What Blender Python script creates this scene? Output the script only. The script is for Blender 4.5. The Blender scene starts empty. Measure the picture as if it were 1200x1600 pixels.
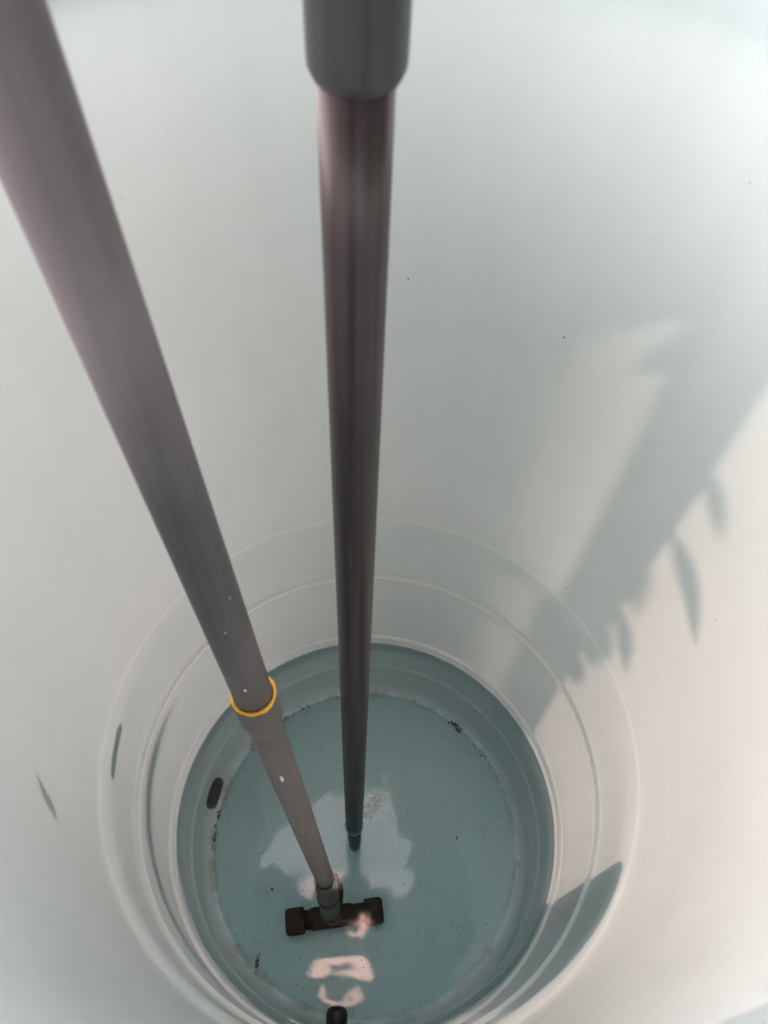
import bpy, bmesh, math, random
from mathutils import Vector, Matrix, noise
R = math.radians
random.seed(11)
scene = bpy.context.scene
COL = scene.collection

# ---------------------------------------------------------------- camera
PITCH, ROLL = R(56.286), R(-3.43)
f = Vector((0, math.cos(PITCH), -math.sin(PITCH)))
u = Vector((0, math.sin(PITCH), math.cos(PITCH)))
x = Vector((1, 0, 0))
up = u * math.cos(ROLL) + x * math.sin(ROLL)
rt = x * math.cos(ROLL) - u * math.sin(ROLL)
cd = bpy.data.cameras.new('camera')
cam = bpy.data.objects.new('camera', cd)
COL.objects.link(cam)
M = Matrix((rt, up, -f)).transposed().to_4x4()
M.translation = Vector((0, 0, 1.6))
cam.matrix_world = M
cd.sensor_fit = 'VERTICAL'
cd.sensor_height = 36
cd.sensor_width = 27
cd.lens = 27.0
cd.clip_start = 0.01
cd.clip_end = 2000
cd.dof.use_dof = True
cd.dof.focus_distance = 1.3
cd.dof.aperture_fstop = 9.5
scene.camera = cam

# ---------------------------------------------------------------- sky, sun, exposure
SUN_AZ, SUN_EL = 118.0, 32.0            # azimuth clockwise from +Y
world = bpy.data.worlds.new('World')
scene.world = world
world.use_nodes = True
wn = world.node_tree.nodes
sky = wn.new('ShaderNodeTexSky')
sky.sky_type = 'NISHITA'
sky.sun_disc = False
sky.sun_elevation = R(SUN_EL)
sky.sun_rotation = R(SUN_AZ)
sky.air_density = 1.0
sky.dust_density = 2.5
wl = world.node_tree.links
tc = wn.new('ShaderNodeTexCoord')
cl = wn.new('ShaderNodeTexNoise'); cl.inputs['Scale'].default_value = 2.6; cl.inputs['Detail'].default_value = 6
wl.new(tc.outputs['Generated'], cl.inputs['Vector'])
cr = wn.new('ShaderNodeValToRGB')
cr.color_ramp.elements[0].position = 0.30; cr.color_ramp.elements[0].color = (0.45, 0.45, 0.45, 1)
cr.color_ramp.elements[1].position = 0.62; cr.color_ramp.elements[1].color = (1, 1, 1, 1)
wl.new(cl.outputs[0], cr.inputs[0])
cm = wn.new('ShaderNodeMix'); cm.data_type = 'RGBA'
wl.new(cr.outputs[0], cm.inputs[0])
wl.new(sky.outputs[0], cm.inputs[6])
cm.inputs[7].default_value = (10.3, 8.9, 8.75, 1)      # thin warm-white cloud
# glow added to the sky low on the left, to warm the left wall
dt = wn.new('ShaderNodeVectorMath'); dt.operation = 'DOT_PRODUCT'
dt.inputs[1].default_value = Vector((-0.86, 0.30, -0.30)).normalized()
wl.new(tc.outputs['Generated'], dt.inputs[0])
gr = wn.new('ShaderNodeValToRGB')
gr.color_ramp.elements[0].position = 0.25; gr.color_ramp.elements[0].color = (1, 1, 1, 1)
gr.color_ramp.elements[1].position = 0.88; gr.color_ramp.elements[1].color = (1, 1, 1, 1)
gr.color_ramp.elements[0].color = (0.315, 0.355, 0.37, 1)
wl.new(dt.outputs['Value'], gr.inputs[0])
gm = wn.new('ShaderNodeMix'); gm.data_type = 'RGBA'; gm.blend_type = 'MULTIPLY'; gm.inputs[0].default_value = 1
wl.new(cm.outputs[2], gm.inputs[6]); wl.new(gr.outputs[0], gm.inputs[7])
g2 = wn.new('ShaderNodeMix'); g2.data_type = 'RGBA'; g2.blend_type = 'MULTIPLY'; g2.inputs[0].default_value = 1
wl.new(gm.outputs[2], g2.inputs[6]); g2.inputs[7].default_value = (3.1, 2.82, 2.76, 1)
# small bright pink spot added to the sky overhead, for glints in the water
d3 = wn.new('ShaderNodeVectorMath'); d3.operation = 'DOT_PRODUCT'
d3.inputs[1].default_value = Vector((-0.015, 0.055, 1)).normalized()
wl.new(tc.outputs['Generated'], d3.inputs[0])
g4 = wn.new('ShaderNodeMapRange'); g4.inputs[1].default_value = 0.9952; g4.inputs[2].default_value = 0.9974
wl.new(d3.outputs['Value'], g4.inputs[0])
g5 = wn.new('ShaderNodeMix'); g5.data_type = 'RGBA'
wl.new(g4.outputs[0], g5.inputs[0]); wl.new(g2.outputs[2], g5.inputs[6]); g5.inputs[7].default_value = (34, 20, 17, 1)
wl.new(g5.outputs[2], wn['Background'].inputs[0])
wn['Background'].inputs[1].default_value = 0.12
sl = bpy.data.lights.new('sun', 'SUN')
sl.energy = 4.4
sl.angle = R(0.6)
sl.color = (1.0, 0.73, 0.645)
sun = bpy.data.objects.new('sun', sl)
COL.objects.link(sun)
az, el = R(SUN_AZ), R(SUN_EL)
SD = Vector((math.sin(az) * math.cos(el), math.cos(az) * math.cos(el), math.sin(el)))
sun.rotation_euler = SD.to_track_quat('Z', 'Y').to_euler()
sun.location = SD * 6
vs = scene.view_settings
vs.view_transform = 'Standard'
vs.look = 'None'
vs.exposure = 2.5
vs.gamma = 1
vs.use_curve_mapping = False
scene.cycles.max_bounces = 14
scene.cycles.diffuse_bounces = 8
scene.cycles.transmission_bounces = 8
scene.cycles.transparent_max_bounces = 12

# ---------------------------------------------------------------- helpers
C0 = Vector((0.0027, 0.3414, 0))        # the tank's axis
FLOOR_Z = -0.22


def pol(azd, r, z=0.0):
    a = R(azd)
    return Vector((C0.x + r * math.sin(a), C0.y + r * math.cos(a), z))


def shade(b, s, zs, swall=0.2):
    """a point that stands s metres sunwards of the tank's axis and whose shadow falls at offset b, height zs"""
    d = Vector((math.sin(az), math.cos(az), 0))
    p = Vector((-math.cos(az), math.sin(az), 0))
    q = C0 + d * s + p * b
    q.z = zs + (s - swall) * math.tan(el)
    return q


def link(name, bm, m, parent=None, smooth=True):
    me = bpy.data.meshes.new(name)
    bm.normal_update()
    bm.to_mesh(me)
    bm.free()
    if smooth:
        for p in me.polygons:
            p.use_smooth = True
    if m:
        me.materials.append(m)
    o = bpy.data.objects.new(name, me)
    COL.objects.link(o)
    if parent:
        o.parent = parent
        o.matrix_parent_inverse = parent.matrix_world.inverted()
    return o


def tag(o, label=None, cat=None, group=None, kind=None):
    if label: o['label'] = label
    if cat: o['category'] = cat
    if group: o['group'] = group
    if kind: o['kind'] = kind
    return o


def empty(name, loc):
    o = bpy.data.objects.new(name, None)
    o.empty_display_size = 0.05
    COL.objects.link(o)
    o.location = loc
    bpy.context.view_layer.update()
    return o


def frame(d):
    d = d.normalized()
    a = Vector((0, 0, 1)) if abs(d.z) < 0.9 else Vector((1, 0, 0))
    n = d.cross(a).normalized()
    return n, d.cross(n).normalized()


def ring_loft(bm, rings, closed_ring=True, cap=(True, True)):
    vr = [[bm.verts.new(p) for p in r] for r in rings]
    n = len(vr[0])
    for i in range(len(vr) - 1):
        for j in range(n if closed_ring else n - 1):
            k = (j + 1) % n
            bm.faces.new((vr[i][j], vr[i][k], vr[i + 1][k], vr[i + 1][j]))
    if cap[0]: bm.faces.new(list(reversed(vr[0])))
    if cap[1]: bm.faces.new(vr[-1])
    return vr


def rod(bm, p0, p1, prof, n=48, cap=(True, True), wob=0.0):
    """lathe along p0->p1; prof = [(t in metres along, radius)]"""
    d = (p1 - p0).normalized()
    a, b = frame(d)
    rings = []
    for t, r in prof:
        c = p0 + d * t
        rr = []
        for j in range(n):
            th = 2 * math.pi * j / n
            k = r * (1 + wob * noise.noise(Vector((math.cos(th) * 2, math.sin(th) * 2, t * 40))))
            rr.append(c + a * math.cos(th) * k + b * math.sin(th) * k)
        rings.append(rr)
    ring_loft(bm, rings, cap=cap)


def tube(bm, path, rad, n=16, cap=(True, True)):
    rings = []
    for i, p in enumerate(path):
        d = (path[min(i + 1, len(path) - 1)] - path[max(i - 1, 0)])
        a, b = frame(d)
        r = rad(i / (len(path) - 1)) if callable(rad) else rad
        rings.append([p + a * math.cos(2 * math.pi * j / n) * r + b * math.sin(2 * math.pi * j / n) * r for j in range(n)])
    ring_loft(bm, rings, cap=cap)


def lathe(bm, prof, n=256, cap=(False, False), wob=None):
    rings = []
    for r, z in prof:
        rr = []
        for j in range(n):
            a = 2 * math.pi * j / n
            k = r + (wob(a, z) if wob else 0)
            rr.append(Vector((C0.x + k * math.sin(a), C0.y + k * math.cos(a), z)))
        rings.append(rr)
    ring_loft(bm, rings, cap=cap)


# ---------------------------------------------------------------- materials
def newmat(name):
    m = bpy.data.materials.new(name)
    m.use_nodes = True
    nt = m.node_tree
    nt.nodes.clear()
    out = nt.nodes.new('ShaderNodeOutputMaterial')
    return m, nt, out


def N(nt, t, **kw):
    n = nt.nodes.new(t)
    for k, v in kw.items():
        if k.startswith('i_'):
            n.inputs[k[2:].replace('_', ' ')].default_value = v
        else:
            setattr(n, k, v)
    return n


def ramp(nt, src, stops):
    r = nt.nodes.new('ShaderNodeValToRGB')
    while len(r.color_ramp.elements) < len(stops):
        r.color_ramp.elements.new(0.5)
    for e, (p, c) in zip(r.color_ramp.elements, stops):
        e.position = p
        e.color = (*c, 1) if len(c) == 3 else (c[0], c[0], c[0], 1)
    nt.links.new(src, r.inputs[0])
    return r


def mixc(nt, fac, a, b, mode='MIX'):
    m = nt.nodes.new('ShaderNodeMix')
    m.data_type = 'RGBA'
    m.blend_type = mode
    for s, v in ((0, fac), (6, a), (7, b)):
        if isinstance(v, (int, float)): m.inputs[s].default_value = v
        elif isinstance(v, tuple): m.inputs[s].default_value = (*v, 1)
        else: nt.links.new(v, m.inputs[s])
    return m.outputs[2]


def pmat(name, col, rough=0.5, spec=0.5, var=0.15, scale=12, bump=0.05, bscale=60, dust=None, dust_amt=0.5, dust_scale=400, zmix=None, streak=None):
    m, nt, out = newmat(name)
    L = nt.links
    co = N(nt, 'ShaderNodeTexCoord').outputs['Object']
    n1 = N(nt, 'ShaderNodeTexNoise', i_Scale=scale, i_Detail=6.0, i_Roughness=0.6)
    L.new(co, n1.inputs['Vector'])
    c2 = tuple(c * (1 - var) for c in col)
    c3 = tuple(min(1, c * (1 + var)) for c in col)
    r = ramp(nt, n1.outputs[0], [(0.3, c2), (0.7, c3)])
    colour = r.outputs[0]
    if dust:
        v = N(nt, 'ShaderNodeTexVoronoi', i_Scale=dust_scale)
        L.new(co, v.inputs['Vector'])
        n2 = N(nt, 'ShaderNodeTexNoise', i_Scale=dust_scale * 0.11, i_Detail=3.0)
        L.new(co, n2.inputs['Vector'])
        a = ramp(nt, v.outputs['Distance'], [(0.10, (1,)), (0.2, (0,))])
        b = ramp(nt, n2.outputs[0], [(0.55, (0,)), (0.66, (1,))])
        mm = N(nt, 'ShaderNodeMath', operation='MULTIPLY')
        L.new(a.outputs[0], mm.inputs[0]); L.new(b.outputs[0], mm.inputs[1])
        m3 = N(nt, 'ShaderNodeMath', operation='MULTIPLY')
        L.new(mm.outputs[0], m3.inputs[0]); m3.inputs[1].default_value = dust_amt
        colour = mixc(nt, m3.outputs[0], colour, dust)
    if zmix:        # colour and gloss that change along the length: (z0, z1, colour below)
        sx = N(nt, 'ShaderNodeSeparateXYZ'); L.new(co, sx.inputs[0])
        na = N(nt, 'ShaderNodeTexNoise', i_Scale=22.0, i_Detail=5.0); L.new(co, na.inputs['Vector'])
        ma = N(nt, 'ShaderNodeMath', operation='MULTIPLY_ADD'); ma.inputs[1].default_value = zmix[3]
        L.new(na.outputs[0], ma.inputs[0]); L.new(sx.outputs['Z'], ma.inputs[2])
        mr = N(nt, 'ShaderNodeMapRange'); mr.inputs[1].default_value = zmix[0]; mr.inputs[2].default_value = zmix[1]
        mr.inputs[3].default_value = 1.0; mr.inputs[4].default_value = 0.0
        L.new(ma.outputs[0], mr.inputs[0])
        colour = mixc(nt, mr.outputs[0], colour, zmix[2])
    if streak:      # extrusion lines and dark reflections painted lengthwise: noise squeezed along z
        mq = N(nt, 'ShaderNodeMapping'); mq.inputs['Scale'].default_value = (1, 1, 0.012)
        L.new(co, mq.inputs['Vector'])
        ns = N(nt, 'ShaderNodeTexNoise', i_Scale=140.0, i_Detail=4.0, i_Roughness=0.6); L.new(mq.outputs[0], ns.inputs['Vector'])
        rs = ramp(nt, ns.outputs[0], [(0.35, (1 - streak,) * 3), (0.6, (1, 1, 1))])
        colour = mixc(nt, 1.0, colour, rs.outputs[0], 'MULTIPLY')
    bs = N(nt, 'ShaderNodeBsdfPrincipled')
    L.new(colour, bs.inputs['Base Color'])
    bs.inputs['Roughness'].default_value = rough
    bs.inputs['Specular IOR Level'].default_value = spec
    nb = N(nt, 'ShaderNodeTexNoise', i_Scale=bscale, i_Detail=4.0)
    L.new(co, nb.inputs['Vector'])
    bp = N(nt, 'ShaderNodeBump', i_Strength=bump, i_Distance=0.002)
    L.new(nb.outputs[0], bp.inputs['Height'])
    L.new(bp.outputs[0], bs.inputs['Normal'])
    L.new(bs.outputs[0], out.inputs[0])
    return m


def tank_mat(name, trans, floor=False, cols=((0.364, 0.469, 0.480), (0.394, 0.493, 0.501))):
    m, nt, out = newmat(name)
    L = nt.links
    co = N(nt, 'ShaderNodeTexCoord').outputs['Object']
    n1 = N(nt, 'ShaderNodeTexNoise', i_Scale=3.0, i_Detail=5.0, i_Roughness=0.55)
    L.new(co, n1.inputs['Vector'])
    base = ramp(nt, n1.outputs[0], [(0.3, cols[0]), (0.7, cols[1])]).outputs[0]
    # tiny dark specks stuck to the plastic
    v = N(nt, 'ShaderNodeTexVoronoi', i_Scale=(70.0 if floor else 24.0))
    L.new(co, v.inputs['Vector'])
    n2 = N(nt, 'ShaderNodeTexNoise', i_Scale=(14.0 if floor else 11.0), i_Detail=2.0)
    L.new(co, n2.inputs['Vector'])
    a = ramp(nt, v.outputs['Distance'], [(0.022 if not floor else 0.06, (1,)), (0.045 if not floor else 0.14, (0,))])
    b = ramp(nt, n2.outputs[0], [(0.50, (0,)), (0.6, (1,))])
    mm = N(nt, 'ShaderNodeMath', operation='MULTIPLY')
    L.new(a.outputs[0], mm.inputs[0]); L.new(b.outputs[0], mm.inputs[1])
    base = mixc(nt, mm.outputs[0], base, (0.10, 0.09, 0.07))
    # faint greasy film / silt
    n3 = N(nt, 'ShaderNodeTexNoise', i_Scale=9.0 if floor else 5.0, i_Detail=8.0, i_Roughness=0.7, i_Distortion=0.6)
    L.new(co, n3.inputs['Vector'])
    s = ramp(nt, n3.outputs[0], [(0.52, (0,)), (0.75, (0.45 if floor else 0.10,))])
    base = mixc(nt, s.outputs[0], base, (0.36, 0.38, 0.32))
    if not floor:
        # bright light on the ridges' edges, painted into the wall colour
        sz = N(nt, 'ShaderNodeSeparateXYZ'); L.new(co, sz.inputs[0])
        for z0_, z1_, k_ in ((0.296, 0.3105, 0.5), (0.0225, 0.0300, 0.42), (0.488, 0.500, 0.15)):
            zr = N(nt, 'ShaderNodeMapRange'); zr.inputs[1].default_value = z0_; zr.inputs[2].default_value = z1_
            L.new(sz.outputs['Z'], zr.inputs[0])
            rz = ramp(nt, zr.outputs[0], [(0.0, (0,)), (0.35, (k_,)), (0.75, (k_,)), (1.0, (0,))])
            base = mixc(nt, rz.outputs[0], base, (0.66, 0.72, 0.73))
        # faint dried run marks and scuffs
        mq = N(nt, 'ShaderNodeMapping'); mq.inputs['Scale'].default_value = (1, 1, 0.07)
        L.new(co, mq.inputs['Vector'])
        nq = N(nt, 'ShaderNodeTexNoise', i_Scale=26.0, i_Detail=7.0, i_Roughness=0.65); L.new(mq.outputs[0], nq.inputs['Vector'])
        rq = ramp(nt, nq.outputs[0], [(0.40, (1, 1, 1)), (0.72, (0.965, 0.963, 0.955))])
        base = mixc(nt, 1.0, base, rq.outputs[0], 'MULTIPLY')
        v2 = N(nt, 'ShaderNodeTexVoronoi', i_Scale=75.0); L.new(co, v2.inputs['Vector'])
        n5 = N(nt, 'ShaderNodeTexNoise', i_Scale=6.0, i_Detail=3.0); L.new(co, n5.inputs['Vector'])
        a2 = ramp(nt, v2.outputs['Distance'], [(0.04, (0.5,)), (0.09, (0,))]); b2 = ramp(nt, n5.outputs[0], [(0.52, (0,)), (0.62, (1,))])
        m6 = N(nt, 'ShaderNodeMath', operation='MULTIPLY'); L.new(a2.outputs[0], m6.inputs[0]); L.new(b2.outputs[0], m6.inputs[1])
        base = mixc(nt, m6.outputs[0], base, (0.22, 0.20, 0.17))
    if floor:
        n4 = N(nt, 'ShaderNodeTexNoise', i_Scale=260.0, i_Detail=3.0)
        L.new(co, n4.inputs['Vector'])
        g = ramp(nt, n4.outputs[0], [(0.35, (0.89, 0.89, 0.89)), (0.65, (1, 1, 1))])
        base = mixc(nt, 1.0, base, g.outputs[0], 'MULTIPLY')
        # brownish silt ring where the floor turns up into the wall
        ln = N(nt, 'ShaderNodeVectorMath', operation='LENGTH')
        mp = N(nt, 'ShaderNodeMapping')
        mp.inputs['Location'].default_value = (-C0.x, -C0.y, 0)
        mp.inputs['Scale'].default_value = (1, 1, 0)
        L.new(co, mp.inputs['Vector']); L.new(mp.outputs[0], ln.inputs[0])
        rg = ramp(nt, ln.outputs['Value'], [(0.322, (0,)), (0.338, (1,)), (0.348, (0,))])
        nn = N(nt, 'ShaderNodeTexNoise', i_Scale=16.0, i_Detail=8.0, i_Roughness=0.75)
        L.new(co, nn.inputs['Vector'])
        rn = ramp(nt, nn.outputs[0], [(0.46, (0,)), (0.62, (0.75,))])
        m5 = N(nt, 'ShaderNodeMath', operation='MULTIPLY')
        L.new(rg.outputs[0], m5.inputs[0]); L.new(rn.outputs[0], m5.inputs[1])
        base = mixc(nt, m5.outputs[0], base, (0.16, 0.17, 0.11))
    else:
        # scum line left at the water's edge
        sx = N(nt, 'ShaderNodeSeparateXYZ')
        L.new(co, sx.inputs[0])
        ad = N(nt, 'ShaderNodeMath', operation='ADD'); ad.inputs[1].default_value = 0.5
        nn = N(nt, 'ShaderNodeTexNoise', i_Scale=30.0, i_Detail=4.0)
        L.new(co, nn.inputs['Vector'])
        L.new(sx.outputs['Z'], ad.inputs[0])
        rg = ramp(nt, ad.outputs[0], [(0.4985, (0,)), (0.5005, (1,)), (0.504, (0,))])
        rn = ramp(nt, nn.outputs[0], [(0.42, (0.1,)), (0.6, (0.8,))])
        m5 = N(nt, 'ShaderNodeMath', operation='MULTIPLY')
        L.new(rg.outputs[0], m5.inputs[0]); L.new(rn.outputs[0], m5.inputs[1])
        base = mixc(nt, m5.outputs[0], base, (0.30, 0.25, 0.20))
    df = N(nt, 'ShaderNodeBsdfDiffuse')
    tr = N(nt, 'ShaderNodeBsdfTranslucent')
    L.new(base, df.inputs[0])
    tcol = mixc(nt, 1.0, base, (1.0, 0.825, 0.775), 'MULTIPLY')
    L.new(tcol, tr.inputs[0])
    mx = N(nt, 'ShaderNodeMixShader'); mx.inputs[0].default_value = trans
    if not floor:       # the plastic is thicker, so less translucent, round the ribbed base
        tz = N(nt, 'ShaderNodeMapRange', interpolation_type='SMOOTHSTEP')
        for k_, v_ in ((1, 0.455), (2, 0.50), (3, trans * 0.85), (4, trans)): tz.inputs[k_].default_value = v_
        L.new(sx.outputs['Z'], tz.inputs[0]); L.new(tz.outputs[0], mx.inputs[0])
    L.new(df.outputs[0], mx.inputs[1]); L.new(tr.outputs[0], mx.inputs[2])
    gl = N(nt, 'ShaderNodeBsdfGlossy', i_Roughness=0.32)
    fr = N(nt, 'ShaderNodeFresnel', i_IOR=1.35)
    nb = N(nt, 'ShaderNodeTexNoise', i_Scale=7.0, i_Detail=3.0)
    L.new(co, nb.inputs['Vector'])
    bp = N(nt, 'ShaderNodeBump', i_Strength=0.25, i_Distance=0.01)
    L.new(nb.outputs[0], bp.inputs['Height'])
    L.new(bp.outputs[0], gl.inputs['Normal'])
    L.new(bp.outputs[0], fr.inputs['Normal'])
    m2 = N(nt, 'ShaderNodeMixShader')
    L.new(fr.outputs[0], m2.inputs[0]); L.new(mx.outputs[0], m2.inputs[1]); L.new(gl.outputs[0], m2.inputs[2])
    L.new(m2.outputs[0], out.inputs[0])
    return m


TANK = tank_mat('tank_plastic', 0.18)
TFLOOR = tank_mat('tank_floor_plastic', 0.0, floor=True, cols=((0.46, 0.63, 0.635), (0.49, 0.66, 0.66)))
TWET = tank_mat('dimmed_wet_plastic', 0.03, floor=True, cols=((0.37, 0.50, 0.51), (0.40, 0.525, 0.53)))   # below water; the dimmer light there is painted as a darker colour
DARKPVC = pmat('dark_pvc', (0.032, 0.026, 0.027), rough=0.38, spec=0.17, var=0.15, scale=8, bump=0.04, dust=(0.4, 0.38, 0.36), dust_amt=0.25, dust_scale=520,
               zmix=(0.12, 0.34, (0.012, 0.018, 0.024), 0.10), streak=0.5)
COUPL = pmat('slate_pvc', (0.025, 0.028, 0.031), rough=0.4, spec=0.2, var=0.12, scale=8, bump=0.04, streak=0.35)
GREYPVC = pmat('grey_pvc', (0.084, 0.078, 0.083), rough=0.6, spec=0.25, var=0.12, scale=9, bump=0.06, dust=(0.5, 0.45, 0.42), dust_amt=0.45, dust_scale=560,
               zmix=(0.55, 1.25, (0.205, 0.187, 0.180), 0.25), streak=0.15)
YELLOW = pmat('yellow_seal', (0.75, 0.38, 0.03), rough=0.45, var=0.2, scale=60, bump=0.3)
FITTING = pmat('dark_fitting', (0.062, 0.041, 0.034), rough=0.85, spec=0.08, var=0.35, scale=45, bump=0.3, dust=(0.07, 0.04, 0.025), dust_amt=0.5, dust_scale=300)
BLACK = pmat('black_rubber', (0.012, 0.009, 0.009), rough=0.4, var=0.3, scale=20)
RUST = pmat('brown_band', (0.12, 0.065, 0.035), rough=0.7, var=0.4, scale=60, bump=0.4)
WHITECHIP = pmat('white_chip', (0.75, 0.73, 0.70), rough=0.7)
DIRT = pmat('dirt', (0.028, 0.022, 0.016), rough=0.9, var=0.5, scale=80)
LEAF = pmat('leaf_green', (0.06, 0.11, 0.03), rough=0.5, var=0.4, scale=5)
BARK = pmat('bark', (0.14, 0.10, 0.07), rough=0.9, var=0.4, scale=30, bump=0.5)
ADDED_CONC = pmat('added_block_concrete', (0.30, 0.29, 0.27), rough=0.9, var=0.2, scale=12, bump=0.4)
HOSE = pmat('added_hose_rubber', (0.03, 0.05, 0.05), rough=0.5)
GROUND = pmat('ground_soil', (0.055, 0.055, 0.035), rough=0.95, var=0.4, scale=3, bump=0.5)

# water
WATER, nt, out = newmat('water')
L = nt.links
co = N(nt, 'ShaderNodeTexCoord').outputs['Object']
tp = N(nt, 'ShaderNodeBsdfTransparent'); tp.inputs[0].default_value = (0.84, 0.92, 0.94, 1)
gl = N(nt, 'ShaderNodeBsdfGlossy', i_Roughness=0.046)
fr = N(nt, 'ShaderNodeFresnel', i_IOR=1.41)
# slow ripples spreading from the dark pipe plus small random ones
mp = N(nt, 'ShaderNodeMapping'); mp.inputs['Location'].default_value = (0.0217, -0.3235, 0)
L.new(co, mp.inputs['Vector'])
wv = N(nt, 'ShaderNodeTexWave', wave_type='RINGS', rings_direction='SPHERICAL', i_Scale=9.0, i_Distortion=1.5, i_Detail=1.0)
L.new(mp.outputs[0], wv.inputs['Vector'])
nz = N(nt, 'ShaderNodeTexNoise', i_Scale=14.0, i_Detail=2.0)
L.new(co, nz.inputs['Vector'])
ad = N(nt, 'ShaderNodeMath', operation='ADD')
ml = N(nt, 'ShaderNodeMath', operation='MULTIPLY'); ml.inputs[1].default_value = 0.12
L.new(wv.outputs['Fac'], ml.inputs[0])
L.new(ml.outputs[0], ad.inputs[0]); L.new(nz.outputs[0], ad.inputs[1])
bp = N(nt, 'ShaderNodeBump', i_Strength=0.10, i_Distance=0.003)
L.new(ad.outputs[0], bp.inputs['Height'])
L.new(bp.outputs[0], gl.inputs['Normal'])
mx = N(nt, 'ShaderNodeMixShader')
L.new(fr.outputs[0], mx.inputs[0]); L.new(tp.outputs[0], mx.inputs[1]); L.new(gl.outputs[0], mx.inputs[2])
L.new(mx.outputs[0], out.inputs[0])

# ---------------------------------------------------------------- ground outside the tank
bm = bmesh.new()
lathe(bm, [(0.384, -0.04), (0.40, -0.012), (0.5, -0.008), (1.0, -0.01), (4, 0.0), (20, 0.0), (400, 0.0)], n=96)
tag(link('ground', bm, GROUND), kind='structure')

# ---------------------------------------------------------------- the tank
tank = empty('water_tank', (C0.x, C0.y, -0.25))
tag(tank, 'pale aqua translucent round plastic tank seen from above, its base ringed with moulded ridges', 'tank')
RIM_Z = 1.365


def wob(a, z):
    # hand-sized waviness of rotomoulded plastic, stronger high up where the wall is thin
    k = 0.0012 + 0.0015 * max(0, min(1, (z - 0.5) / 0.8))
    if z < 0.12: k *= 0.3
    return k * noise.noise(Vector((math.sin(a) * 1.6, math.cos(a) * 1.6, z * 2.2)))


prof = [(0.3335, FLOOR_Z), (0.340, -0.218), (0.3455, -0.211), (0.350, -0.198), (0.3535, -0.175), (0.3555, -0.14), (0.3570, -0.108),
        (0.3578, -0.1015), (0.3600, -0.0975), (0.3614, -0.0935), (0.3625, -0.085), (0.3660, -0.05), (0.3700, -0.01), (0.3718, 0.012), (0.3720, 0.0215),
        (0.3728, 0.0250), (0.3774, 0.0262), (0.3786, 0.0285), (0.3782, 0.040), (0.3765, 0.06), (0.3762, 0.12), (0.3758, 0.20), (0.3755, 0.265), (0.3752, 0.286),
        (0.3758, 0.2875), (0.3758, 0.2885), (0.3750, 0.2905), (0.3718, 0.2960), (0.3704, 0.3030), (0.3707, 0.3060), (0.3718, 0.3078), (0.3758, 0.3090), (0.3768, 0.3115), (0.3770, 0.325), (0.3765, 0.36), (0.3755, 0.42), (0.3750, 0.445),
        (0.3754, 0.460), (0.3772, 0.473), (0.3802, 0.484), (0.3830, 0.495), (0.3845, 0.508), (0.3850, 0.525)]
z = 0.56
while z < RIM_Z - 0.01:
    prof.append((0.3852, z)); z += 0.04
prof.append((0.3852, RIM_Z))
bm = bmesh.new()
wet = [p for p in prof if p[1] < -0.0015] + [(0.37115, -0.0015)]
dry = [(0.37115, -0.0015)] + [p for p in prof if p[1] >= -0.0015]
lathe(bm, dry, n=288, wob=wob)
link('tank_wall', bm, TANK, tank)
bm = bmesh.new()
lathe(bm, wet, n=288, wob=wob)
link('submerged_wall', bm, TWET, tank)
bm = bmesh.new()
rr = []
for i in range(0, 25):
    rr.append((0.3335 * i / 24 + 0.0005, FLOOR_Z + 0.0))
lathe(bm, rr, n=160, wob=lambda a, z: 0)
for v_ in bm.verts:
    v_.co.z += 0.0015 * noise.noise(Vector((v_.co.x * 6, v_.co.y * 6, 0))) * (1 if (v_.co - C0).xy.length < 0.33 else 0)
link('tank_floor', bm, TFLOOR, tank)
bm = bmesh.new()
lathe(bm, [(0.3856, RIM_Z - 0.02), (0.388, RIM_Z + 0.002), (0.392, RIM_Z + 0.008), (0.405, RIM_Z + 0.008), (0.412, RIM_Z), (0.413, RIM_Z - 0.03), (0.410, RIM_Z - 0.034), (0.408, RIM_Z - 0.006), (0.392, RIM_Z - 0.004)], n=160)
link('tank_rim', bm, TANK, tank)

# ---------------------------------------------------------------- water
bm = bmesh.new()
lathe(bm, [(0.0005 + 0.3713 * (i / 40), 0.0) for i in range(41)], n=160, wob=lambda a, z: 0)
for v_ in bm.verts:
    q = (v_.co - C0).xy.length
    if q > 0.37: v_.co.z += 0.0012       # meniscus against the plastic
tag(link('water', bm, WATER), kind='structure')

# ---------------------------------------------------------------- dark pipe
DPX = Vector((-0.0217, 0.3235, 0))
dp = empty('dark_pipe', (DPX.x, DPX.y, -0.12))
tag(dp, 'dark charcoal plastic pipe hanging straight down into the water', 'pipe', None)
bm = bmesh.new()
rod(bm, Vector((DPX.x, DPX.y, -0.010)), Vector((DPX.x - 0.0005, DPX.y, 1.45)),
    [(0, 0.0135), (0, 0.0158), (0.0015, 0.0168)] + [(0.1 * i + 0.05, 0.0168) for i in range(15)], n=64, wob=0.0)
link('pipe_tube', bm, DARKPVC, dp)
bm = bmesh.new()
rod(bm, Vector((DPX.x + 0.002, DPX.y - 0.004, -0.205)), Vector((DPX.x, DPX.y, -0.010)),
    [(0, 0.006), (0.002, 0.0085), (0.02, 0.0110), (0.05, 0.0125), (0.08, 0.0132), (0.11, 0.0130), (0.15, 0.0138), (0.194, 0.0140)], n=40, wob=0.10)
link('pipe_tip', bm, DARKPVC, dp)
bm = bmesh.new()
CB = 1.4365
rod(bm, Vector((DPX.x, DPX.y, CB)), Vector((DPX.x, DPX.y, 1.8)),
    [(0, 0.0169), (0.0002, 0.0184), (0.0008, 0.0188), (0.0046, 0.0204), (0.0056, 0.02075), (0.012, 0.0209), (0.06, 0.0209), (0.30, 0.0209)], n=64)
link('coupling', bm, COUPL, dp)

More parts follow.
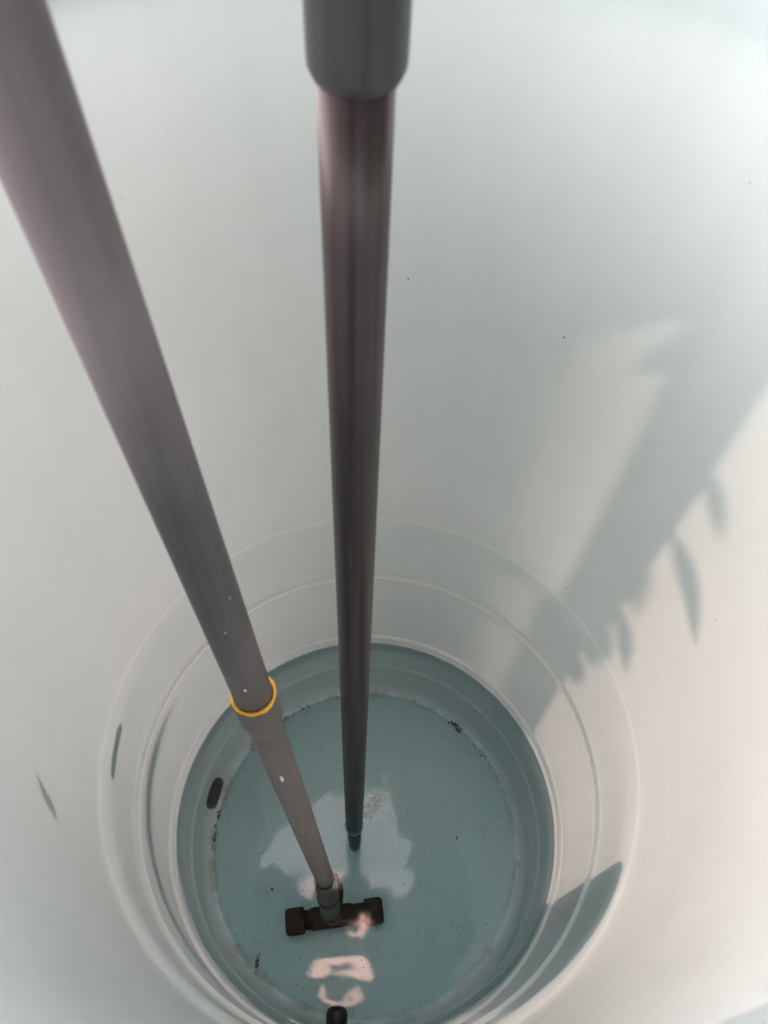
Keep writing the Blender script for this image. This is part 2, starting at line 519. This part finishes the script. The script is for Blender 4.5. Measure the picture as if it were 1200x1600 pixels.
# ---------------------------------------------------------------- grey pipe with yellow sealed joint
A = Vector((-0.0711, 0.2266, 0.0))
B = Vector((-0.1275, 0.2507, 1.4246))
gd = (B - A).normalized()
gp = empty('grey_pipe', A + gd * -0.02)
tag(gp, 'grey plastic pipe slanting down to the dark tee, yellow seal around its joint', 'pipe', None)
GR = 0.0175


def on(t): return A + gd * t


TJ = 0.93     # distance of the joint above the water
bm = bmesh.new()
rod(bm, on(TJ - 0.012), on(1.72), [(0, GR)] + [(0.1 + 0.15 * i, GR) for i in range(12)], n=64)
link('upper_tube', bm, GREYPVC, gp)
bm = bmesh.new()
rod(bm, on(-0.012), on(1), [(0, GR * 0.8), (0, GR)] + [(0.05 * i + 0.05, GR) for i in range(int((TJ - 0.07) / 0.05))] +
    [(TJ - 0.085 + 0.012, GR), (TJ - 0.068 + 0.012, GR * 1.03), (TJ - 0.052 + 0.012, GR * 1.17), (TJ - 0.044 + 0.012, GR * 1.19), (TJ - 0.002 + 0.012, GR * 1.20), (TJ + 0.012, GR * 1.14)], n=64, cap=(True, False))
link('lower_tube', bm, GREYPVC, gp)
bm = bmesh.new()
rings = []
a_, b_ = frame(gd)
nseg, nm = 96, 12
for j in range(nseg):
    th = 2 * math.pi * j / nseg
    w = noise.noise(Vector((math.cos(th) * 2.3, math.sin(th) * 2.3, 5)))
    rm = 0.0017 + 0.0007 * w
    rad = a_ * math.cos(th) + b_ * math.sin(th)
    c = on(TJ + 0.0003 + 0.0009 * noise.noise(Vector((math.cos(th) * 1.5, math.sin(th) * 1.5, 1)))) + rad * (GR * 1.10)
    rings.append([c + rad * math.cos(2 * math.pi * k / nm) * rm * 1.05 + gd * math.sin(2 * math.pi * k / nm) * rm for k in range(nm)])
rings.append(rings[0])
ring_loft(bm, rings, cap=(False, False))
bmesh.ops.remove_doubles(bm, verts=bm.verts, dist=1e-6)
link('yellow_seal', bm, YELLOW, gp)


def chip(t, ang, ln, wd, name='paint_chip'):
    """a small flaked patch lying on the grey pipe"""
    bm = bmesh.new()
    rad = a_ * math.cos(ang) + b_ * math.sin(ang)
    tan = gd.cross(rad).normalized()
    c = on(t) + rad * (GR + 0.0002)
    vs_ = []
    for k in range(14):
        th = 2 * math.pi * k / 14
        q = 1 + 0.35 * noise.noise(Vector((math.cos(th) * 2, math.sin(th) * 2, t * 30)))
        vs_.append(bm.verts.new(c + gd * math.cos(th) * ln * q + tan * math.sin(th) * wd * q + rad * -(math.sin(th) * wd) ** 2 / (2 * GR)))
    top = bmesh.ops.create_vert(bm, co=c + rad * 0.0007)['vert'][0]
    for k in range(14):
        bm.faces.new((vs_[k], vs_[(k + 1) % 14], top))
    link(name, bm, WHITECHIP, gp)


# angle on the pipe that faces the camera
tocam = (Vector((0, 0, 1.6)) - on(0.4))
tocam -= gd * tocam.dot(gd)
FA = math.atan2(tocam.dot(b_), tocam.dot(a_))
chip(0.722, FA - 0.25, 0.011, 0.0018)
chip(0.982, FA - 0.3, 0.0026, 0.0012)
chip(1.09, FA - 0.15, 0.0010, 0.0005)
chip(1.13, FA + 0.5, 0.0011, 0.0004)

# ---------------------------------------------------------------- tee fitting lying under water, its sleeve taking the grey pipe
TZ = -0.190
tee = empty('tee_fitting', (-0.056, 0.180, FLOOR_Z))
tag(tee, 'dark brown pipe tee lying on the tank floor under water, a cap on each end', 'pipe fitting')
TA, TB = Vector((-0.149, 0.166, TZ)), Vector((0.045, 0.199, TZ))
td = (TB - TA).normalized()
TL = (TB - TA).length
bm = bmesh.new()
rod(bm, TA, TB, [(0.018, 0.0185), (0.05, 0.0188), (0.0502, 0.0212), (0.058, 0.0215), (0.118, 0.0215), (0.135, 0.0212), (0.1352, 0.0192), (TL - 0.018, 0.0190)], wob=0.02)
link('tee_body', bm, FITTING, tee)
for e in (0, 1):
    bm = bmesh.new()
    p0, p1 = (TA, TB) if e == 0 else (TB, TA)
    rod(bm, p0 - td * (0 if e == 0 else 0), p1, [(-0.002, 0.014), (-0.002, 0.0215), (0.0005, 0.0238), (0.006, 0.0258), (0.033, 0.0258), (0.0355, 0.0250), (0.036, 0.020)], wob=0.02)
    link('end_cap', bm, FITTING, tee)
tc = TA + td * 0.093
SB = A + gd * 0.0
bm = bmesh.new()
rod(bm, tc + Vector((0, 0, 0.0)), SB, [(0.005, 0.0200), (0.05, 0.0205), (0.10, 0.0208), (0.150, 0.0206), (0.165, 0.0224), (0.185, 0.0224), (0.187, 0.0185)], wob=0.02, cap=(True, False))
link('riser_socket', bm, GREYPVC, tee)
bm = bmesh.new()
rod(bm, tc, SB, [(0.018, 0.0222), (0.019, 0.0235), (0.030, 0.0235), (0.032, 0.0218)], wob=0.05, cap=(False, False))
link('rust_band', bm, RUST, tee)
bm = bmesh.new()
rod(bm, tc, SB, [(0.098, 0.0212), (0.099, 0.0222), (0.109, 0.0222), (0.111, 0.0212)], wob=0.05, cap=(False, False))
link('rust_band', bm, RUST, tee)
# curved strap standing off the socket on its right
bm = bmesh.new()
sd = (SB - tc).normalized()
pts = []
side = Vector((0.85, 0.52, 0)).normalized()
for i in range(15):
    t = i / 14
    pts.append(tc + sd * (0.03 + 0.150 * t) + side * (0.0225 + 0.004 * math.sin(t * math.pi)))
tube(bm, pts, lambda t: 0.0045 * (0.6 + 0.8 * math.sin(min(1, t * 1.1) * math.pi * 0.9)), n=10)
link('side_strap', bm, FITTING, tee)

# ---------------------------------------------------------------- other fittings under water
pc = Vector((-0.338, 0.410, -0.178))
plug = empty('wall_plug', pc)
tag(plug, 'black barrel-edged plug low on the submerged left wall of the tank', 'plug')
d_ = Vector((0.975, -0.16, -0.17)).normalized()
bm = bmesh.new()
rod(bm, pc - d_ * 0.013, pc + d_ * 0.02, [(0.002, 0.020), (0.002, 0.0285), (0.006, 0.0325), (0.013, 0.0345), (0.020, 0.0325), (0.0245, 0.0285), (0.025, 0.027), (0.024, 0.024), (0.023, 0.01)], n=48)
link('plug_body', bm, BLACK, plug)
sp = empty('capped_stub', (-0.033, -0.02, FLOOR_Z))
tag(sp, 'black round-ended pipe stub under water at the bottom edge of the picture', 'pipe fitting')
bm = bmesh.new()
S0, S1 = Vector((-0.034, 0.028, -0.185)), Vector((-0.028, -0.06, -0.188))
rod(bm, S0, S1, [(0, 0.004), (0.001, 0.011), (0.004, 0.016), (0.009, 0.0195), (0.016, 0.0208), (0.028, 0.0205), (0.032, 0.0188), (0.075, 0.0188)], n=40)
link('stub_tube', bm, BLACK, sp)
bm = bmesh.new()
rod(bm, S1 + Vector((0, 0.014, 0)), S1 + Vector((0, -0.03, 0)), [(0, 0.019), (0, 0.024), (0.016, 0.024), (0.016, 0.018)], n=40)
link('collar', bm, BLACK, sp)

# ---------------------------------------------------------------- dirt and foam (uncountable)
bm = bmesh.new()


class Blobs:
    """many little spheres gathered into one mesh"""
    def __init__(self, seg):
        b = bmesh.new()
        if seg == 1: bmesh.ops.create_icosphere(b, subdivisions=1, radius=1)
        else: bmesh.ops.create_uvsphere(b, u_segments=12, v_segments=8, radius=1)
        b.verts.ensure_lookup_table()
        self.tv = [v.co.copy() for v in b.verts]; self.tf = [[v.index for v in q.verts] for q in b.faces]
        b.free(); self.v, self.f = [], []

    def add(self, M_, jit=0.0):
        o = len(self.v)
        for c in self.tv:
            self.v.append(tuple(M_ @ c + Vector((random.uniform(-1, 1), random.uniform(-1, 1), 0)) * jit))
        self.f += [[o + i for i in q] for q in self.tf]

    def build(self, name, m):
        me = bpy.data.meshes.new(name); me.from_pydata(self.v, [], self.f)
        for q in me.polygons: q.use_smooth = True
        me.materials.append(m)
        o = bpy.data.objects.new(name, me); COL.objects.link(o)
        return o


bm = Blobs(1)


def crumb(bm, p, s):
    m = Matrix.Translation(p) @ Matrix.Rotation(random.uniform(0, 6), 4, 'Z') @ Matrix.Diagonal((s * random.uniform(0.6, 1.8), s * random.uniform(0.5, 1), s * 0.35, 1))
    bm.add(m, s * 0.25)


def arc_dirt(a0, a1, n, s, spread=0.0035, r=0.333):
    for _ in range(n):
        t = random.random()
        a = a0 + (a1 - a0) * t
        den = noise.noise(Vector((a * 0.35, 3.1, 0)))
        if den < -0.05 and random.random() < 0.85: continue
        crumb(bm, pol(a, r + random.gauss(0, spread), FLOOR_Z + 0.002), s * random.uniform(0.3, 1.3))


arc_dirt(-98, -82, 190, 0.0013, 0.0022, 0.334)
arc_dirt(-58, -28, 150, 0.0014)
arc_dirt(-24, -14, 26, 0.0012)
arc_dirt(14, 60, 150, 0.0013)
arc_dirt(33, 40, 60, 0.0018)
for _ in range(110):
    crumb(bm, Vector((-0.203 + random.gauss(0, 0.0022), 0.092 + random.gauss(0, 0.009), FLOOR_Z + 0.002)), random.uniform(0.0005, 0.0012))
for _ in range(14):
    crumb(bm, Vector((-0.195 + random.gauss(0, 0.012), 0.05 + random.gauss(0, 0.006), FLOOR_Z + 0.002)), 0.0012)
for q, s in (((0.205, 0.354), 0.0024), ((0.294, 0.28), 0.0018), ((-0.19, 0.229), 0.0024), ((-0.125, 0.23), 0.0014), ((0.12, 0.42), 0.0012), ((-0.22, 0.30), 0.0013)):
    crumb(bm, Vector((q[0], q[1], FLOOR_Z + 0.003)), s)
for _ in range(260):
    a = random.uniform(0, 360); r = 0.325 * math.sqrt(random.random())
    crumb(bm, pol(a, r, FLOOR_Z + 0.002), random.choice((0.0005, 0.0006, 0.0009)))
tag(bm.build('dirt_specks', DIRT), 'dark crumbs of dirt strewn over the submerged tank floor and along its edge', 'dirt', kind='stuff')

FOAM, nt, out = newmat('foam')
g1 = N(nt, 'ShaderNodeBsdfGlossy', i_Roughness=0.08)
t1 = N(nt, 'ShaderNodeBsdfTransparent')
d1 = N(nt, 'ShaderNodeBsdfDiffuse'); d1.inputs[0].default_value = (0.88, 0.85, 0.78, 1)
lw = N(nt, 'ShaderNodeLayerWeight', i_Blend=0.62)
m1 = N(nt, 'ShaderNodeMixShader'); m1.inputs[0].default_value = 0.5
nt.links.new(g1.outputs[0], m1.inputs[1]); nt.links.new(d1.outputs[0], m1.inputs[2])
m2 = N(nt, 'ShaderNodeMixShader')
nt.links.new(lw.outputs['Facing'], m2.inputs[0]); nt.links.new(t1.outputs[0], m2.inputs[1]); nt.links.new(m1.outputs[0], m2.inputs[2])
nt.links.new(m2.outputs[0], out.inputs[0])
bm = Blobs(2)


def bubble(x_, y_, r):
    bm.add(Matrix.Translation((x_, y_, r * 0.35)) @ Matrix.Diagonal((r, r, r, 1)))


for _ in range(260):
    t = random.random()
    x_ = 0.000 + 0.036 * t + random.gauss(0, 0.008); y_ = 0.345 + 0.05 * t + random.gauss(0, 0.010)
    if (Vector((x_, y_, 0)) - DPX).length < 0.0185: continue
    bubble(x_, y_, random.choice((0.0008, 0.0012, 0.0015, 0.0024)))
for _ in range(40):
    bubble(0.033 + random.gauss(0, 0.0035), 0.417 + random.gauss(0, 0.006), random.uniform(0.0008, 0.0022))
for _ in range(70):
    a = random.uniform(0, 2 * math.pi)
    bubble(DPX.x + math.cos(a) * (0.0178 + random.random() * 0.002), DPX.y + math.sin(a) * (0.0178 + random.random() * 0.002), random.uniform(0.0005, 0.0013))
for _ in range(26):
    a = random.uniform(0, 2 * math.pi)
    bubble(A.x + math.cos(a) * 0.0188, A.y + math.sin(a) * 0.0188, random.uniform(0.0005, 0.0011))
tag(bm.build('foam_bubbles', FOAM), 'small pale bubbles floating on the water beside the dark pipe', 'bubbles', kind='stuff')

# ---------------------------------------------------------------- outside the tank: what throws the shadows seen on its wall
class Leaves:
    """many curved leaf blades gathered into one mesh"""
    def __init__(self): self.v, self.f = [], []

    def add(self, p, d, n_, ln, wd, bend=0.15, K=4):
        d = d.normalized(); s = d.cross(n_).normalized(); nn = s.cross(d).normalized()
        o = len(self.v)
        for i in range(K + 1):
            t = i / K
            w = wd * math.sin(math.pi * (0.06 + 0.92 * t) ** 0.8)
            c = p + d * (ln * t) - nn * (bend * ln * t * t)
            self.v += [c - s * w + nn * (w * 0.25), c, c + s * w + nn * (w * 0.25)]
        for i in range(K):
            a = o + 3 * i
            self.f += [(a, a + 1, a + 4, a + 3), (a + 1, a + 2, a + 5, a + 4)]

    def build(self, name, m, parent):
        me = bpy.data.meshes.new(name)
        me.from_pydata([tuple(q) for q in self.v], [], self.f)
        me.materials.append(m)
        o = bpy.data.objects.new(name, me); COL.objects.link(o)
        if parent:
            o.parent = parent; o.matrix_parent_inverse = parent.matrix_world.inverted()
        return o


D2 = Vector((math.sin(az), math.cos(az), 0))
P2 = Vector((-math.cos(az), math.sin(az), 0))
TS = 1.05
b_mid = 0.336
tb = shade(b_mid, TS, 0); tb.z = -0.262
tree = empty('slim_tree', tb)
tag(tree, 'slim straight young tree outside the tank whose stem and leaves shade the wall', 'tree')
bm = bmesh.new()
rod(bm, tb, tb + Vector((0, 0, 1)), [(0, 0.0252), (0.6, 0.0246), (1.2, 0.0242), (1.9, 0.0236), (2.4, 0.016), (2.9, 0.006)], n=20, wob=0.06)
link('trunk', bm, BARK, tree)
lv = Leaves()
# broad crown above
cnt = 0
while cnt < 5200:
    b = random.uniform(-0.62, 0.85); s = TS + random.uniform(-0.38, 0.5); h = random.uniform(0, 1.05)
    if ((b - 0.1) / 0.75) ** 4 + ((s - TS) / 0.5) ** 2 + ((h - 0.5) / 0.58) ** 4 > 1: continue
    if h < 0.06 and noise.noise(Vector((b * 9, s * 9, 2))) < 0: continue
    p = shade(b, s, 1.19 + h)
    d = Vector((random.uniform(-1, 1), random.uniform(-1, 1), random.uniform(-0.9, 0.4)))
    lv.add(p, d, Vector((random.uniform(-0.6, 0.6), random.uniform(-0.6, 0.6), 1)), random.uniform(0.12, 0.2), random.uniform(0.028, 0.045))
    cnt += 1
# hanging leaves low on the stem
for (b0, z0, b1, z1, w) in ((0.314, 0.93, 0.276, 0.845, 0.009), (0.312, 0.81, 0.228, 0.680, 0.014), (0.312, 0.60, 0.270, 0.480, 0.013),
                            (0.320, 0.74, 0.300, 0.60, 0.010), (0.322, 0.55, 0.296, 0.42, 0.015), (0.322, 0.44, 0.300, 0.33, 0.016)):
    s_ = TS + random.uniform(0.5, 0.8)
    p, q = shade(b0, s_, z0), shade(b1, s_, z1)
    lv.add(p, q - p, SD, (q - p).length, w, 0.05)
lv.build('crown', LEAF, tree)

# added unseen tree overhead: it keeps the sky off the water and the back wall, a few gaps let it through
ot = empty('added_overhead_tree', Vector((-1.9, -2.6, -0.262)))
tag(ot, 'unseen leafy tree added over the tank to keep sky light off wall and water', 'tree')
bm = bmesh.new()
p0 = Vector((-1.9, -2.6, -0.262))
tube(bm, [p0, p0 + Vector((0.05, 0.05, 0.8)), p0 + Vector((0.1, 0.2, 1.8)), p0 + Vector((0.3, 0.5, 2.7)), p0 + Vector((0.9, 1.2, 3.3)), p0 + Vector((1.7, 2.0, 3.5))], lambda t: 0.14 * (1 - 0.75 * t), n=16)
link('trunk', bm, BARK, ot)  # trunk of the added unseen tree
lv = Leaves()
cnt = 0
veil = 0


def gap(X, Y):
    """holes shaped in the added crown to mirror the pink sky spot"""
    n_ = 0.012 * noise.noise(Vector((X * 22, Y * 22, 3))) + 0.010 * noise.noise(Vector((X * 50, Y * 50, 7)))
    u_ = (X + 0.085) / 0.17
    if abs(u_) < 1 and abs(Y - (0.268 - 0.055 * u_ * u_) + n_) < 0.042: return True
    u_ = (X + 0.075) / 0.11
    if abs(u_) < 1 and abs(Y - (0.088 + 0.055 * u_ * u_) + n_) < 0.017 + 0.012 * abs(u_): return True
    if math.hypot(X + 0.015, (Y - 0.448) * 1.0) < 0.066 + 2 * n_: return True
    if math.hypot(X - 0.035, (Y - 0.372) * 1.8) < 0.024: return True
    return False


while cnt < 16000:
    X, Y, Z = random.uniform(-2.2, 1.0), random.uniform(-2.6, 0.9), random.uniform(2.85, 3.3)
    if Y > 0.55 + 0.16 * noise.noise(Vector((X * 3.0, 1.7, 0))) + 0.05 * noise.noise(Vector((X * 11, 4, 0))): continue
    if cnt % 5 < 3: X, Y = random.uniform(-0.55, 0.45), random.uniform(-0.3, 0.72)
    if Y > 0.55 + 0.16 * noise.noise(Vector((X * 3.0, 1.7, 0))): continue
    if (X + 0.3) ** 4 / 13 + (Y + 0.9) ** 4 / 8 > 1: continue
    d = Vector((random.uniform(-1, 1), random.uniform(-1, 1), random.uniform(-0.4, 0.3))).normalized()
    near = -0.15 < Y < 0.65 and -0.45 < X < 0.35
    L_ = 0.06 if near else 0.17
    k_ = random.uniform(0.8, 1.2)
    hole = False
    for q in (0.0, 0.35, 0.7, 1.0):
        if gap(X + d.x * L_ * q, Y + d.y * L_ * q): hole = True
    if hole: continue
    lv.add(Vector((X, Y, Z)), d, Vector((random.uniform(-0.5, 0.5), random.uniform(-0.5, 0.5), 1)), L_ * k_, L_ * 0.27 * k_)
    cnt += 1
for _ in range(5200):     # leaves added on the right to cut off the mirrored sky there
    X, Y = random.uniform(0.1, 1.3), random.uniform(0.40, 1.25)
    if X < 0.27 - 0.25 * (Y - 0.7) + 0.10 * noise.noise(Vector((0.3, Y * 5, 9))): continue
    lv.add(Vector((X, Y, random.uniform(2.9, 3.2))), Vector((random.uniform(-1, 1), random.uniform(-1, 1), 0)), Vector((0, 0, 1)), 0.05, 0.013)
lv.build('crown', LEAF, ot)  # crown of the added unseen tree

# unseen fence added behind the tank to keep sky light off the back wall
fn = empty('added_fence', Vector((-0.05, 0.98, 0)))
tag(fn, 'unseen board fence added behind the tank to darken its back wall', 'fence')
for k in range(8):
    bm = bmesh.new()
    bmesh.ops.create_cube(bm, size=1, matrix=Matrix.Translation((-0.52 + 0.122 * k, 1.35 + 0.004 * (k % 2), 0.62 + 0.01 * math.sin(k * 2.3))) @ Matrix.Diagonal((0.118, 0.02, 1.26, 1)))
    link('added_board', bm, BARK, fn, smooth=False)
for zz in (0.3, 1.0):
    bm = bmesh.new()
    bmesh.ops.create_cube(bm, size=1, matrix=Matrix.Translation((-0.09, 1.386, zz)) @ Matrix.Diagonal((1.0, 0.045, 0.07, 1)))
    link('added_rail', bm, BARK, fn, smooth=False)

# unseen block added outside the base to shade the right wall
blk = bmesh.new()
bp0 = C0 + D2 * (0.376 + 0.075) + P2 * (-0.073)
bmesh.ops.create_cube(blk, size=1, matrix=Matrix.Translation((bp0.x, bp0.y, 0.118)) @ Matrix.Rotation(-az, 4, 'Z') @ Matrix.Diagonal((0.23, 0.12, 0.74, 1)))
bmesh.ops.bevel(blk, geom=blk.edges[:], offset=0.006, segments=2)
tag(link('added_block', blk, ADDED_CONC, smooth=False), 'unseen upright block added outside the tank to shade the base of its right wall', 'block')

# unseen hose added outside, its shade making the band on the left wall
bm = bmesh.new()
pts = []
for i in range(60):
    t = i / 59
    a = -72 - 78 * t
    pts.append(pol(a, 0.3775 + 0.024, 0.262 - 0.02 * t - 0.20 * t * t))
tube(bm, pts, lambda t: 0.019 * min(1, 0.15 + t * 4), n=20)
tag(link('added_hose', bm, HOSE), 'unseen hose added outside the tank to shade a band on its left wall', 'hose')
def arc_strip(bm, a0, a1, zf, hf, r0, th, n=20):
    """a thin strip following the outside of the tank"""
    rings = []
    for i in range(n + 1):
        t = i / n
        a, z_, h = a0 + (a1 - a0) * t, zf(t), hf(t)
        rings.append([pol(a, r0, z_ - h), pol(a, r0, z_ + h), pol(a, r0 + th, z_ + h * 0.9), pol(a, r0 + th, z_ - h * 0.9)])
    ring_loft(bm, rings)


# small strip and leaf stuck to the outside of the left wall
bm = bmesh.new()
arc_strip(bm, -88.3, -100.0, lambda t: 0.457, lambda t: 0.0095 * (1 - (2 * t - 1) ** 8 * 0.4), 0.3775, 0.003)
tag(link('dark_strip', bm, HOSE), 'short dark strip stuck outside the left wall just under the upper ridge', 'strip')
bm = bmesh.new()
arc_strip(bm, -110.5, -115.8, lambda t: 0.742 - 0.048 * t ** 0.8, lambda t: 0.004 + 0.013 * math.sin(math.pi * min(1, 0.05 + t) ** 1.6), 0.3895, 0.002)
tag(link('fallen_leaf', bm, LEAF), 'narrow leaf stuck outside the left wall above the upper ridge', 'leaf')
